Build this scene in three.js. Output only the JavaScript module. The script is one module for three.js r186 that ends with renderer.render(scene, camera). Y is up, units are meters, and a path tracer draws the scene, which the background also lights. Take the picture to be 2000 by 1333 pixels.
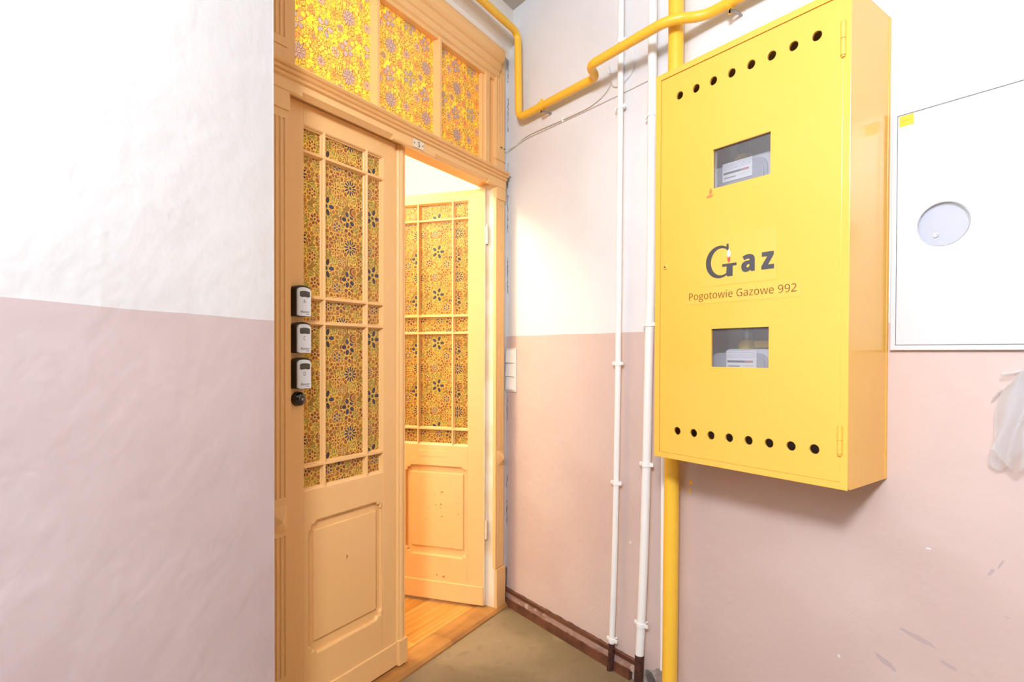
import * as THREE from 'three';
import { RoundedBoxGeometry } from 'three/addons/geometries/RoundedBoxGeometry.js';
import { mergeGeometries, toCreasedNormals } from 'three/addons/utils/BufferGeometryUtils.js';

// ---------------------------------------------------------------- camera, light, exposure
const scene = new THREE.Scene();
scene.background = new THREE.Color(0x000000);
const camera = new THREE.PerspectiveCamera(2 * Math.atan(666.5 / 1099.206) * 180 / Math.PI, 2000 / 1333, 0.05, 40);
camera.rotation.order = 'YXZ';
camera.position.set(-1.786, 1.34, 2.423);
camera.rotation.set(-0.010549, -0.645199, 0.002895);
camera.setViewOffset(2000, 1333, -0.46, -35.98, 2000, 1333);
const renderer = new THREE.WebGLRenderer({ antialias: true });
renderer.toneMapping = THREE.LinearToneMapping;
renderer.toneMappingExposure = 1.05;
renderer.shadowMap.enabled = true;
const LANDING_LIGHT = { at: [-2.70, 2.72, 2.90], color: [0.95, 1.02, 1.13], cd: 24.5 };
const HALL_LIGHT = { at: [-1.28, 2.85, -0.82], color: [1, 0.86, 0.60], cd: 7.8 };   // door-local

// ---------------------------------------------------------------- helpers
const TH = 20.758 * Math.PI / 180, CT = Math.cos(TH), ST = Math.sin(TH);
const W = (u, y, z) => new THREE.Vector3(u * CT + z * ST, y, -u * ST + z * CT);   // door-wall coordinates to world
let seed = 7;
const rnd = () => { seed = (seed * 1664525 + 1013904223) >>> 0; return seed / 4294967296; };
const rr = (a, b) => a + (b - a) * rnd();
const used = {};
function numbered(n) { const k = used[n] = (used[n] ?? -1) + 1; return k ? `${n}_${String(k).padStart(3, '0')}` : n; }
function uvMetric(g) {           // uv in metres, by the face's dominant direction
  if (g.index) g = g.toNonIndexed();
  const p = g.attributes.position, n = g.attributes.normal, uv = new Float32Array(p.count * 2);
  for (let i = 0; i < p.count; i++) {
    const k = i - i % 3; let ax = 0, ay = 0, az = 0;
    for (let j = 0; j < 3; j++) { ax += Math.abs(n.getX(k + j)); ay += Math.abs(n.getY(k + j)); az += Math.abs(n.getZ(k + j)); }
    const x = p.getX(i), y = p.getY(i), z = p.getZ(i);
    if (ax >= ay && ax >= az) { uv[2 * i] = z; uv[2 * i + 1] = y; }
    else if (ay >= az) { uv[2 * i] = x; uv[2 * i + 1] = z; }
    else { uv[2 * i] = x; uv[2 * i + 1] = y; }
  }
  g.setAttribute('uv', new THREE.BufferAttribute(uv, 2));
  return g;
}
const plain = (g) => { const q = g.index ? g.toNonIndexed() : g; for (const k of Object.keys(q.attributes)) if (!['position', 'normal', 'uv'].includes(k)) q.deleteAttribute(k); if (!q.attributes.uv) q.setAttribute('uv', new THREE.BufferAttribute(new Float32Array(q.attributes.position.count * 2), 2)); q.morphAttributes = {}; return q; };
const join = (...gs) => mergeGeometries(gs.flat().map(plain), false);
function box(x0, x1, y0, y1, z0, z1, r = 0.0015) {
  const w = x1 - x0, h = y1 - y0, d = z1 - z0;
  const g = r ? new RoundedBoxGeometry(w, h, d, 2, Math.min(r, w / 2.01, h / 2.01, d / 2.01)) : new THREE.BoxGeometry(w, h, d);
  return plain(g.translate((x0 + x1) / 2, (y0 + y1) / 2, (z0 + z1) / 2));
}
const shape = (pts) => new THREE.Shape(pts.map(([a, b]) => new THREE.Vector2(a, b)));
function exX(zy, x0, x1) { return plain(new THREE.ExtrudeGeometry(shape(zy.map(([z, y]) => [-z, y])), { depth: x1 - x0, bevelEnabled: false }).rotateY(Math.PI / 2).translate(x0, 0, 0)); }
function exY(xz, y0, y1) { return plain(new THREE.ExtrudeGeometry(shape(xz.map(([x, z]) => [x, -z])), { depth: y1 - y0, bevelEnabled: false }).rotateX(-Math.PI / 2).translate(0, y0, 0)); }
function exZ(sh, z0, z1, bevel = 0) {       // bevel: chamfer at the front only in effect (both faces)
  const o = bevel ? { depth: z1 - z0 - 2 * bevel, bevelEnabled: true, bevelSize: bevel, bevelThickness: bevel, bevelOffset: -bevel, bevelSegments: 2, curveSegments: 20 } : { depth: z1 - z0, bevelEnabled: false, curveSegments: 24 };
  return plain(new THREE.ExtrudeGeometry(Array.isArray(sh) ? shape(sh) : sh, o).translate(0, 0, z0 + bevel));
}
const rect = (x0, x1, y0, y1) => [[x0, y0], [x1, y0], [x1, y1], [x0, y1]];
const holeOf = (pts) => new THREE.Path(pts.map(([a, b]) => new THREE.Vector2(a, b)));
const circ = (x, y, r) => { const h = new THREE.Path(); h.absarc(x, y, r, 0, Math.PI * 2, true); return h; };
function bend(pts, rad) {           // polyline with rounded corners
  const P = pts.map((p) => (p.isVector3 ? p : new THREE.Vector3(...p))), c = new THREE.CurvePath();
  let last = P[0];
  for (let i = 1; i < P.length - 1; i++) {
    const r = Math.min(Array.isArray(rad) ? rad[i - 1] : rad, P[i].distanceTo(P[i - 1]) * 0.49, P[i].distanceTo(P[i + 1]) * 0.49);
    const a = P[i].clone().addScaledVector(P[i - 1].clone().sub(P[i]).normalize(), r), b = P[i].clone().addScaledVector(P[i + 1].clone().sub(P[i]).normalize(), r);
    c.add(new THREE.LineCurve3(last, a)); c.add(new THREE.QuadraticBezierCurve3(a, P[i], b)); last = b;
  }
  c.add(new THREE.LineCurve3(last, P[P.length - 1]));
  return c;
}
const tube = (curve, r, n = 120, m = 18) => plain(new THREE.TubeGeometry(curve, n, r, m, false));
const spline = (pts) => new THREE.CatmullRomCurve3(pts.map((p) => (p.isVector3 ? p : new THREE.Vector3(...p))), false, 'centripetal');
function cyl(r, h, at, axis = 'y', r2 = r, n = 28) { const g = new THREE.CylinderGeometry(r2, r, h, n); if (axis === 'x') g.rotateZ(-Math.PI / 2); if (axis === 'z') g.rotateX(Math.PI / 2); return plain(g.translate(...at)); }
function lathe(pts, at, axis = 'y', n = 36) { const g = new THREE.LatheGeometry(pts.map(([a, b]) => new THREE.Vector2(a, b)), n); if (axis === '-x') g.rotateZ(Math.PI / 2); if (axis === 'z') g.rotateX(Math.PI / 2); return plain(g.translate(...at)); }

function group(name, at, turn, data, base) {
  const o = new THREE.Group(); o.name = numbered(name);
  o.position.copy(at.isVector3 ? at : new THREE.Vector3(...at)); o.rotation.y = turn;
  o.userData = { ...data, base: undefined }; delete o.userData.base;
  o.shift = base ?? [0, 0, 0];
  scene.add(o); return o;
}
const thing = (name, label, category, at, extra = {}) => group(name, at, 0, { label, category, ...extra }, at);                      // world axes
const doorThing = (name, label, category, l, extra = {}) => group(name, W(...l), TH, { label, category, ...extra }, l);            // door-wall axes
const doorStruct = (name, l, extra = {}) => group(name, W(...l), TH, { kind: 'structure', ...extra }, l);
const struct = (name, at, extra = {}) => group(name, at, 0, { kind: 'structure', ...extra }, at);
function shiftOf(p) { let o = p; while (o && !o.shift) o = o.parent; return o ? o.shift : [0, 0, 0]; }
const partNames = new Map();
function put(parent, name, geo, mat, label, keep) {      // geometry given in the thing's axes, absolute; stored relative to its base
  const s = shiftOf(parent), list = Array.isArray(geo) ? join(geo) : plain(geo);
  if (!keep) uvMetric(list);
  list.translate(-s[0], -s[1], -s[2]);
  const m = new THREE.Mesh(keep ? list : uvMetricDone(list), mat);
  m.name = numbered(name); m.castShadow = m.receiveShadow = true;
  if (label) m.userData.label = label;
  parent.add(m); return m;
}
const uvMetricDone = (g) => g;

// ---------------------------------------------------------------- procedural textures
function lattice(n, sd) { let s = sd * 2654435761 >>> 0; const a = new Float32Array(n * n); for (let i = 0; i < n * n; i++) { s = (s * 1664525 + 1013904223) >>> 0; a[i] = s / 4294967296; } return a; }
function fbm(size, cells, oct, sd, gain = 0.5) {       // tileable value noise, 0..1
  const out = new Float32Array(size * size); let amp = 1, tot = 0;
  for (let o = 0, c = cells; o < oct; o++, c *= 2) {
    const L = lattice(c, sd + o * 17);
    for (let y = 0; y < size; y++) for (let x = 0; x < size; x++) {
      const fx = x / size * c, fy = y / size * c, ix = Math.floor(fx), iy = Math.floor(fy); let tx = fx - ix, ty = fy - iy; tx = tx * tx * (3 - 2 * tx); ty = ty * ty * (3 - 2 * ty);
      const x1 = (ix + 1) % c, y1 = (iy + 1) % c, a = L[iy * c + ix], b = L[iy * c + x1], d = L[y1 * c + ix], e = L[y1 * c + x1];
      out[y * size + x] += amp * (a + (b - a) * tx + (d - a) * ty + (a - b - d + e) * tx * ty);
    }
    tot += amp; amp *= gain;
  }
  for (let i = 0; i < out.length; i++) out[i] /= tot;
  return out;
}
function tex(size, fn, srgb, rep, h = size) {
  const d = new Uint8Array(size * h * 4);
  for (let i = 0; i < size * h; i++) { const c = fn(i, i % size, Math.floor(i / size)); for (let k = 0; k < 3; k++) d[4 * i + k] = Math.max(0, Math.min(255, c[k])); d[4 * i + 3] = 255; }
  const t = new THREE.DataTexture(d, size, h); t.wrapS = t.wrapT = THREE.RepeatWrapping; t.magFilter = THREE.LinearFilter; t.minFilter = THREE.LinearMipmapLinearFilter; t.generateMipmaps = true;
  if (srgb) t.colorSpace = THREE.SRGBColorSpace; if (rep) t.repeat.set(1 / rep, 1 / rep); t.needsUpdate = true; return t;
}
const nA = fbm(512, 4, 6, 11), nB = fbm(512, 8, 5, 23), nC = fbm(512, 32, 4, 37), nD = fbm(512, 3, 3, 51);
const mixc = (a, b, t) => [a[0] + (b[0] - a[0]) * t, a[1] + (b[1] - a[1]) * t, a[2] + (b[2] - a[2]) * t];
const sm = (a, b, x) => { const t = Math.max(0, Math.min(1, (x - a) / (b - a))); return t * t * (3 - 2 * t); };
const grey = (v) => [v * 255, v * 255, v * 255];
const bumpPlaster = tex(512, (i) => grey(0.65 * nA[i] + 0.25 * nB[i] + 0.1 * nC[i]), false, 1.1);
const bumpFine = tex(512, (i) => grey(nC[i]), false, 0.5);
const mapped = (base, alt, amt, n, rep) => tex(512, (i) => mixc(base, alt, amt * sm(0.35, 0.7, n[i])), true, rep);
const M = {};
const std = (o) => new THREE.MeshStandardMaterial(o), phy = (o) => new THREE.MeshPhysicalMaterial(o);
M.whiteWall = std({ map: mapped([228, 228, 229], [220, 219, 219], 0.8, nA, 1.7), roughness: 0.75, bumpMap: bumpPlaster, bumpScale: 0.012 });
M.whiteLeftLifted = std({ map: mapped([231, 233, 236], [224, 226, 229], 0.8, nA, 1.7), roughness: 0.75, bumpMap: bumpPlaster, bumpScale: 0.012 });  // wall white raised here to make up for the weaker light
M.pinkLeft = std({ map: mapped([210, 195, 198], [204, 187, 190], 0.8, nA, 1.3), roughness: 0.5, bumpMap: bumpPlaster, bumpScale: 0.010 });
M.pinkWall = std({ map: mapped([209, 187, 179], [202, 178, 169], 0.8, nA, 1.3), roughness: 0.5, bumpMap: bumpPlaster, bumpScale: 0.010 });
M.farDado = std({ color: 0x4e4644, roughness: 0.6 });
M.farWall = std({ color: 0x4c4a48, roughness: 0.85 });  // unseen far walls and their dado, darkened to cut bounce light
M.ceiling = std({ color: 0xbfb6ac, roughness: 0.85 });
M.soffit = std({ map: mapped([245, 238, 229], [236, 226, 214], 0.9, nA, 0.9), roughness: 0.8, bumpMap: bumpPlaster, bumpScale: 0.004 });
M.oak = std({ map: mapped([243, 194, 130], [240, 189, 123], 0.6, nA, 1.3), roughness: 0.40, bumpMap: bumpFine, bumpScale: 0.0006 });      // tan gloss paint of the door
M.oakEdge = std({ map: mapped([240, 226, 204], [226, 200, 162], 0.7, nB, 0.9), roughness: 0.5 });
M.yellow = phy({ map: mapped([250, 191, 82], [249, 187, 74], 0.6, nA, 1.1), roughness: 0.3, clearcoat: 0.25, clearcoatRoughness: 0.1 });
M.pipeYellow = phy({ color: 0xf7c23c, roughness: 0.33 });
M.pipeWhite = std({ color: 0xf2f1ee, roughness: 0.4 });
M.brown = std({ map: mapped([112, 68, 48], [84, 48, 34], 0.9, nB, 0.6), roughness: 0.5, bumpMap: bumpFine, bumpScale: 0.002 });
M.mauve = std({ map: tex(512, (i) => mixc([172, 138, 126], nC[i] > 0.6 ? [200, 184, 172] : [140, 104, 92], sm(0.35, 0.8, nB[i])), true, 0.7), roughness: 0.6, bumpMap: bumpFine, bumpScale: 0.002 });
M.concrete = std({ map: tex(512, (i) => { let c = mixc([152, 132, 100], [134, 115, 84], sm(0.35, 0.65, nA[i])); c = mixc(c, [166, 150, 120], sm(0.6, 0.75, nB[i]) * 0.5); return mixc(c, [118, 100, 74], sm(0.55, 0.8, nC[i]) * 0.35); }, true, 1.2), roughness: 0.55, bumpMap: bumpPlaster, bumpScale: 0.003 });
M.sill = std({ map: tex(512, (i, x, y) => mixc([196, 140, 72], [150, 100, 50], sm(0.3, 0.7, nB[(y % 512) * 512 + (x >> 4)] * 0.6 + nA[i] * 0.4)), true, 0.5), roughness: 0.5 });
M.black = phy({ color: 0x141414, roughness: 0.35 });
M.blackGloss = phy({ color: 0x0b0b0c, roughness: 0.12, clearcoat: 0.6 });
M.silver = std({ color: 0xdfe3e8, roughness: 0.4 });
M.shutter = std({ color: 0x45453f, roughness: 0.4 });
M.steel = std({ color: 0x9a9a98, roughness: 0.35, metalness: 0.8 });
M.rust = std({ map: mapped([84, 44, 32], [52, 26, 20], 1, nC, 0.15), roughness: 0.7 });
M.plastic = phy({ color: 0xf2f1ee, roughness: 0.3 });
M.switchFrame = phy({ color: 0xe2dfd8, roughness: 0.35 });
M.whiteSteel = phy({ color: 0xd2d4d8, roughness: 0.28 });
M.greySteel = std({ color: 0xd8d6d6, roughness: 0.5 });
M.meter = std({ color: 0xdadde0, roughness: 0.45 });
M.meterRing = std({ color: 0xaeb3ba, roughness: 0.4 });
M.nut = std({ color: 0xf4d240, roughness: 0.4 });
M.hazyGlass = phy({ color: 0xf4f4f6, roughness: 0.03, transmission: 0.94, thickness: 0, ior: 1.5 });  // slightly dirty pane; its faint white stands in for reflection haze
M.glass = phy({ color: 0xffffff, roughness: 0.02, transmission: 1, thickness: 0, ior: 1.5 });
M.hallWall = std({ color: 0xf8f4ec, roughness: 0.8 });
M.gap = std({ color: 0x2a1a10, roughness: 0.9 });

function canvasTex(w, h, draw, repeat) {
  const c = document.createElement('canvas'); c.width = w; c.height = h; draw(c.getContext('2d'), w, h);
  const t = new THREE.CanvasTexture(c); t.colorSpace = THREE.SRGBColorSpace; t.anisotropy = 8;
  if (repeat) { t.wrapS = t.wrapT = THREE.RepeatWrapping; t.repeat.set(1 / repeat, 1 / repeat); }
  return t;
}
// the printed flower film stuck on the glass: one repeat of the print
function flowerPrint(P) {
  return (g, S) => {
    seed = 4242;
    g.fillStyle = P.bg; g.fillRect(0, 0, S, S); g.lineJoin = 'round'; g.lineCap = 'round';
    const each = (x, y, r, f) => { for (const dx of [-1, 0, 1]) for (const dy of [-1, 0, 1]) { const X = x + dx * S, Y = y + dy * S; if (X > -r && X < S + r && Y > -r && Y < S + r) { g.save(); g.translate(X, Y); f(); g.restore(); } } };
    const ink = (fill, w = P.w) => { g.fillStyle = fill; g.fill(); if (w) { g.strokeStyle = P.line; g.lineWidth = w; g.stroke(); } };
    const petal = (r0, r1, wd) => { g.beginPath(); g.moveTo(0, -r0); g.bezierCurveTo(wd, -r0 - (r1 - r0) * 0.3, wd, -r1, 0, -r1); g.bezierCurveTo(-wd, -r1, -wd, -r0 - (r1 - r0) * 0.3, 0, -r0); };
    const flower = (x, y, r, n, col, eye, wd, round, turn = 0) => each(x, y, r * 1.1, () => { g.rotate(turn); for (let k = 0; k < n; k++) { g.save(); g.rotate(k / n * Math.PI * 2); if (round) { g.beginPath(); g.ellipse(0, -r * 0.64, r * wd, r * 0.36, 0, 0, 7); } else petal(r * 0.18, r, r * wd); ink(Array.isArray(col) ? col[k % col.length] : col); g.restore(); } g.beginPath(); g.arc(0, 0, r * 0.24, 0, 7); ink(eye); g.beginPath(); g.arc(0, 0, r * 0.09, 0, 7); ink(P.dark, 0); });
    const leaf = (x, y, r, a, col) => each(x, y, r, () => { g.rotate(a); g.beginPath(); g.moveTo(0, r); g.quadraticCurveTo(r * 0.55, 0, 0, -r); g.quadraticCurveTo(-r * 0.55, 0, 0, r); ink(col); g.beginPath(); g.moveTo(0, r); g.lineTo(0, -r * 0.6); g.strokeStyle = P.line; g.lineWidth = P.w * 0.5; g.stroke(); });
    for (let j = 0; j < 7; j++) for (let i = 0; i < 7; i++) {           // a ground of small blossoms and leaves
      const x = (i + 0.5 + rr(-0.22, 0.22)) / 7 * S, y = (j + 0.5 + rr(-0.22, 0.22)) / 7 * S, k = rnd();
      const zone = Math.sin(i / 7 * 6.283 + 1) + Math.cos(j / 7 * 6.283);
      if (k < 0.5 + 0.2 * zone) flower(x, y, S * rr(0.10, 0.12), 5 + (rnd() * 3 | 0), rnd() < 0.55 ? P.o1 : (rnd() < 0.6 ? P.o2 : P.r), P.y, 0.42, rnd() < 0.6, rnd() * 6);
      else { const a = rnd() * 6.28; for (const q of [-0.7, 0, 0.7]) leaf(x + Math.sin(a + q) * S * 0.045, y - Math.cos(a + q) * S * 0.045, S * 0.085, a + q, q ? P.g1 : P.g2); }
    }
    for (const [x, y, n] of [[0.30, 0.42, 5], [0.78, 0.85, 4], [0.05, 0.2, 4], [0.55, 0.05, 5], [0.9, 0.5, 4]]) for (let k = 0; k < n; k++) leaf((x + 0.05 * Math.cos(k * 1.3)) * S, (y + 0.05 * Math.sin(k * 1.3)) * S, S * 0.072, k * 1.1, k % 2 ? P.g1 : P.g2);
    flower(0.24 * S, 0.22 * S, S * 0.14, 12, [P.v1, P.v2], P.v3, 0.19, false);
    flower(0.66 * S, 0.20 * S, S * 0.085, 10, P.v3, P.v1, 0.26, false);
    flower(0.74 * S, 0.62 * S, S * 0.165, 5, [P.v1, P.v2, P.v1, P.v1, P.v2], P.g2, 0.24, true, 0.3);
    flower(0.20 * S, 0.76 * S, S * 0.145, 5, [P.v2, P.v1], P.o1, 0.28, true, 0.9);
    each(0.30 * S, 0.62 * S, S * 0.1, () => { g.beginPath(); g.arc(0, 0, S * 0.082, 0, 7); ink(P.r); g.beginPath(); g.arc(S * 0.02, 0, S * 0.05, 0, 7); ink(P.o1); });
    flower(0.52 * S, 0.88 * S, S * 0.1, 7, [P.r, P.o2], P.v2, 0.3, true);
    flower(0.93 * S, 0.30 * S, S * 0.1, 8, P.o2, P.r, 0.25, false);
    flower(0.96 * S, 0.92 * S, S * 0.085, 6, P.v3, P.o1, 0.3, true);
    flower(0.47 * S, 0.47 * S, S * 0.08, 6, P.r, P.y, 0.3, true);
    flower(0.06 * S, 0.48 * S, S * 0.07, 8, P.v2, P.o1, 0.24, false);
  };
}
const FILM = 0.228;
const doorFilm = canvasTex(1024, 1024, flowerPrint({ bg: '#8a671a', line: '#dcb044', w: 9, y: '#b08628', o1: '#99641c', o2: '#8a4e1a', r: '#713a24', g1: '#64681f', g2: '#565f24', v1: '#2b2434', v2: '#362e44', v3: '#56485a', dark: '#241a20' }), FILM);  // dim palette of the film print
const backlitFilm = canvasTex(1024, 1024, flowerPrint({ bg: '#f2bd34', line: '#7a4e22', w: 8, y: '#f4c850', o1: '#f2b044', o2: '#ea9e40', r: '#da8850', g1: '#dcc044', g2: '#b8b04c', v1: '#8b8490', v2: '#978d9c', v3: '#ad989a', dark: '#6a5048' }), FILM * 0.97);  // same print brightened: the backlight from the hall is put into its colours
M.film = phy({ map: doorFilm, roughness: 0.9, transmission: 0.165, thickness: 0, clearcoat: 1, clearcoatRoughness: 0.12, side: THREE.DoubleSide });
M.filmTransom = phy({ map: backlitFilm, roughness: 0.9, transmission: 0.4, thickness: 0, clearcoat: 0.6, clearcoatRoughness: 0.2, side: THREE.DoubleSide });

// ---------------------------------------------------------------- the landing: floor, ceiling, walls
const DADO = 1.43, CEIL = 3.14;
{
  const pts = [W(-1.8, 0, 0), W(0.12, 0, 0), new THREE.Vector3(0.12, 0, 7.12), new THREE.Vector3(-6.1, 0, 7.12), new THREE.Vector3(-6.1, 0, 2.4), new THREE.Vector3(-3.85, 0, 2.4)].map((p) => [p.x, p.z]);
  put(struct('floor', [0, 0, 0]), 'concrete_slab', exY(pts, -0.12, 0), M.concrete);
  put(struct('ceiling', [0, CEIL, 0]), 'ceiling_plaster', exY(pts, CEIL, CEIL + 0.12), M.ceiling);
}
function wavy(a, b, y, amp, step = 0.08) { const o = []; for (let x = a; x <= b + 1e-6; x += (b - a) / Math.round((b - a) / step)) o.push([x, y + amp * (Math.sin(x * 5.1 + 0.6) * 0.6 + Math.sin(x * 17.3) * 0.4)]); return o; }
function twoTone(g, x0, x1, z0, z1, lower = M.pinkWall, upper = M.whiteWall) {       // lower half painted pink, upper half white, along a slightly uneven line
  const line = wavy(x0, x1, DADO, 0.0022);
  put(g, 'painted_dado', exZ([[x0, -0.02], [x1, -0.02], ...line.slice().reverse()], z0, z1), lower);
  put(g, 'white_plaster', exZ([...line, [x1, CEIL + 0.02], [x0, CEIL + 0.02]], z0, z1), upper);
}
const wallRight = group('wall_right', [0, 0, 0], -Math.PI / 2, { kind: 'structure' }, [0, 0, 0]);   // local x = world z
twoTone(wallRight, -0.12, 7.12, -0.12, 0);
put(wallRight, 'plaster_patch', exZ(new THREE.Shape(new THREE.SplineCurve([[0.742, 2.570], [0.752, 2.535], [0.785, 2.528], [0.815, 2.545], [0.842, 2.585], [0.868, 2.592], [0.880, 2.555], [0.865, 2.49], [0.80, 2.462], [0.762, 2.475], [0.75, 2.52]].map(([a, b]) => new THREE.Vector2(a, b))).getPoints(60)), -0.004, 0.011, 0.005), M.whiteWall, 'lumpy plaster patch around the pipe');
// scuffs, drips and cracks on the right wall
{
  seed = 61;
  const blob = (x, y, a, b, t, n = 16) => { const p = []; for (let k = 0; k < n; k++) { const q = k / n * 6.283, d = rr(0.75, 1.15), c = Math.cos(t), s = Math.sin(t), e = a * d * Math.cos(q), f = b * d * Math.sin(q); p.push([x + e * c - f * s, y + e * s + f * c]); } return exZ(new THREE.Shape(new THREE.SplineCurve([...p, p[0]].map(([u, v]) => new THREE.Vector2(u, v))).getPoints(40)), -0.002, 0.0003); };
  put(wallRight, 'scuff_mark', [blob(2.027, 0.80, 0.012, 0.004, 1.1), blob(2.046, 0.826, 0.016, 0.0025, 1.15), blob(1.80, 0.475, 0.034, 0.008, -0.5), blob(1.875, 0.575, 0.045, 0.007, -0.25), blob(1.945, 0.53, 0.02, 0.006, -0.3), blob(2.06, 0.70, 0.008, 0.0018, 0)], std({ color: 0xbaa7a4, roughness: 0.6 }));
  put(wallRight, 'white_chip', [blob(1.896, 0.823, 0.007, 0.002, 0), blob(1.676, 0.439, 0.004, 0.005, 0), blob(0.865, 0.56, 0.005, 0.006, 0)], M.whiteWall);
  put(wallRight, 'yellow_paint_drip', [blob(1.156, 0.862, 0.006, 0.009, 0), blob(1.152, 0.83, 0.004, 0.012, 0.1)], M.pipeYellow);
  put(wallRight, 'bare_grey_patch', [blob(1.005, 0.03, 0.055, 0.075, 0), blob(0.965, 0.02, 0.04, 0.05, 0.3)], std({ map: mapped([176, 165, 158], [140, 128, 120], 1, nB, 0.3), roughness: 0.9 }));
  const cracks = [];
  for (const [a, b] of [[2.78, 2.90], [2.52, 2.70], [2.22, 2.36], [1.98, 2.19], [1.66, 1.86], [0.98, 1.12], [0.62, 0.70], [0.42, 0.56], [0.10, 0.2]]) { const l = [], g = []; for (let y = a; y <= b; y += 0.012) { const c = 0.006 + rr(-0.003, 0.003), w = rr(0.0006, 0.003); l.push([c - w, y]); g.push([c + w, y]); } cracks.push(exZ([...g, ...l.reverse()], -0.002, 0.0003)); }
  put(wallRight, 'crack', cracks, M.gap);
}
const LW = 39.2 * Math.PI / 180;
const wallLeft = group('wall_left', [-1.368, 0, 0.751], LW, { kind: 'structure' }, [0, 0, 0]);
twoTone(wallLeft, -3.05, 0, -0.15, 0, M.pinkLeft, M.whiteLeftLifted);
for (const [y0, y1, m] of [[-0.02, DADO, M.pinkLeft], [DADO, CEIL, M.whiteLeftLifted]]) put(wallLeft, 'rounded_corner', exY([[-0.004, -0.15], [0.004, -0.15], [0.004, -0.006], [0.001, -0.001], [-0.004, 0.0005]], y0, y1), m);
const wallBack = struct('wall_back', [-3, 0, 7]);  // out of view, set far back so less light returns
put(wallBack, 'painted_dado', box(-6.1, 0.12, -0.02, DADO, 7, 7.12, 0), M.farDado); put(wallBack, 'grey_plaster', box(-6.1, 0.12, DADO, CEIL, 7, 7.12, 0), M.farWall);
const wallSide = struct('wall_side', [-6, 0, 4.5]);
put(wallSide, 'painted_dado', [box(-6.12, -6.0, -0.02, DADO, 2.5, 7.1, 0), box(-6.1, -3.6, -0.02, DADO, 2.5, 2.64, 0)], M.farDado); put(wallSide, 'grey_plaster', [box(-6.12, -6.0, DADO, CEIL, 2.5, 7.1, 0), box(-6.1, -3.6, DADO, CEIL, 2.5, 2.64, 0)], M.farWall);
// wall that holds the door: strip left of the frame, plaster above it, reveal
const wallDoor = doorStruct('wall_door', [0, 0, 0]);
put(wallDoor, 'reveal', [box(-1.78, -1.432, -0.02, CEIL, -0.14, 0, 0), box(-1.78, -1.60, -0.02, CEIL, -0.02, 0.12, 0)], M.whiteWall);
put(wallDoor, 'plaster_soffit', [exX([[-0.14, 2.895], [0.012, 2.895], [0.02, 2.915], [0.022, 2.945], [0.045, 2.960], [0.060, 2.972], [0.062, 2.99], [0.050, 3.0], [0.046, CEIL], [-0.14, CEIL]], -1.5, 0.03), box(-0.03, 0.2, -0.02, CEIL, -0.14, -0.03, 0)], M.soffit);
{ // ragged plaster along the joint of frame and right wall
  const o = []; for (let y = 0.1; y <= 2.92; y += 0.03) o.push([-0.030 + rr(-0.004, 0.004) + (rnd() < 0.16 ? 0.010 : 0), y]);
  put(wallDoor, 'joint_plaster', exZ([...o.slice().reverse(), [-0.03, 0.1], [0.02, 0.1], [0.02, 2.92]], -0.02, -0.004), M.whiteWall);
}
// skirting of the right wall: painted bands with chipped edges
const base = group('baseboard_right', [0, 0, 0.45], -Math.PI / 2, { kind: 'structure' }, [0.45, 0, 0]);
function band(y0, y1, x1, d, amp) { const lo = [], hi = []; for (let x = 0.0; x <= x1; x += 0.02) { hi.push([x, y1 + rr(-amp, amp)]); lo.push([x, y0]); } return exZ([...lo, ...hi.reverse()], -0.01, d); }
put(base, 'brown_plinth', band(-0.01, 0.040, 0.90, 0.022, 0.0022), M.brown);
put(base, 'worn_mauve_band', band(0.036, 0.074, 0.935, 0.013, 0.0015), M.mauve);
put(base, 'brown_top_strip', band(0.072, 0.089, 0.94, 0.017, 0.002), M.brown);

// ---------------------------------------------------------------- door surround
const PL = 0.010;                                            // face of the pilasters
function pilasterGeo(u0, u1, y0, y1, fl0, fl1) {             // fluted board between y0 and y1, flutes from fl0 to fl1
  const n = 4, step = (u1 - u0) / (n + 1), r = step * 0.27, pts = [[u0, -0.12], [u0, PL]];
  for (let k = 1; k <= n; k++) { const c = u0 + step * k; pts.push([c - r, PL]); for (let a = 1; a < 6; a++) { const t = Math.PI * a / 6; pts.push([c - r * Math.cos(t), PL - r * Math.sin(t)]); } pts.push([c + r, PL]); }
  pts.push([u1, PL], [u1, -0.12]);
  return [exY(pts, fl0, fl1), box(u0, u1, y0, fl0, -0.12, PL, 0.001), box(u0, u1, fl1, y1, -0.12, PL, 0.001)];
}
const surround = doorStruct('trim_1', [-0.74, 0, 0]);
for (const [u0, u1] of [[-1.431, -1.348], [-0.116, -0.040]]) {
  const lower = put(surround, 'lower_pilaster', [...pilasterGeo(u0, u1, 0.22, 0.745, 0.268, 0.734), ...pilasterGeo(u0, u1, 0.745, 2.2, 0.862, 2.110), box(u0 - 0.003, u1 + 0.004, 0.0, 0.218, -0.12, PL + 0.010, 0.003), box(u0 - 0.003, u1 + 0.003, 2.138, 2.2, -0.1, PL + 0.006, 0.002)], M.oak);
  const c = (u0 + u1) / 2, hw = (u1 - u0) / 2 - 0.006, py = new THREE.ConeGeometry(hw * 1.4142, 0.026, 4, 1).rotateY(Math.PI / 4).rotateX(Math.PI / 2).scale(1, 0.042 / hw, 1).translate(c, 0.792, PL + 0.013);
  put(lower, 'diamond_block', [plain(py.toNonIndexed())], M.oak);
  put(surround, 'upper_pilaster', [...pilasterGeo(u0, u1, 2.29, 2.34, 2.295, 2.3), ...pilasterGeo(u0, u1, 2.345, 2.88, 2.374, 2.80), box(u0, u1, 2.335, 2.35, -0.1, PL - 0.004, 0.001)], M.oak);
}
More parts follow.
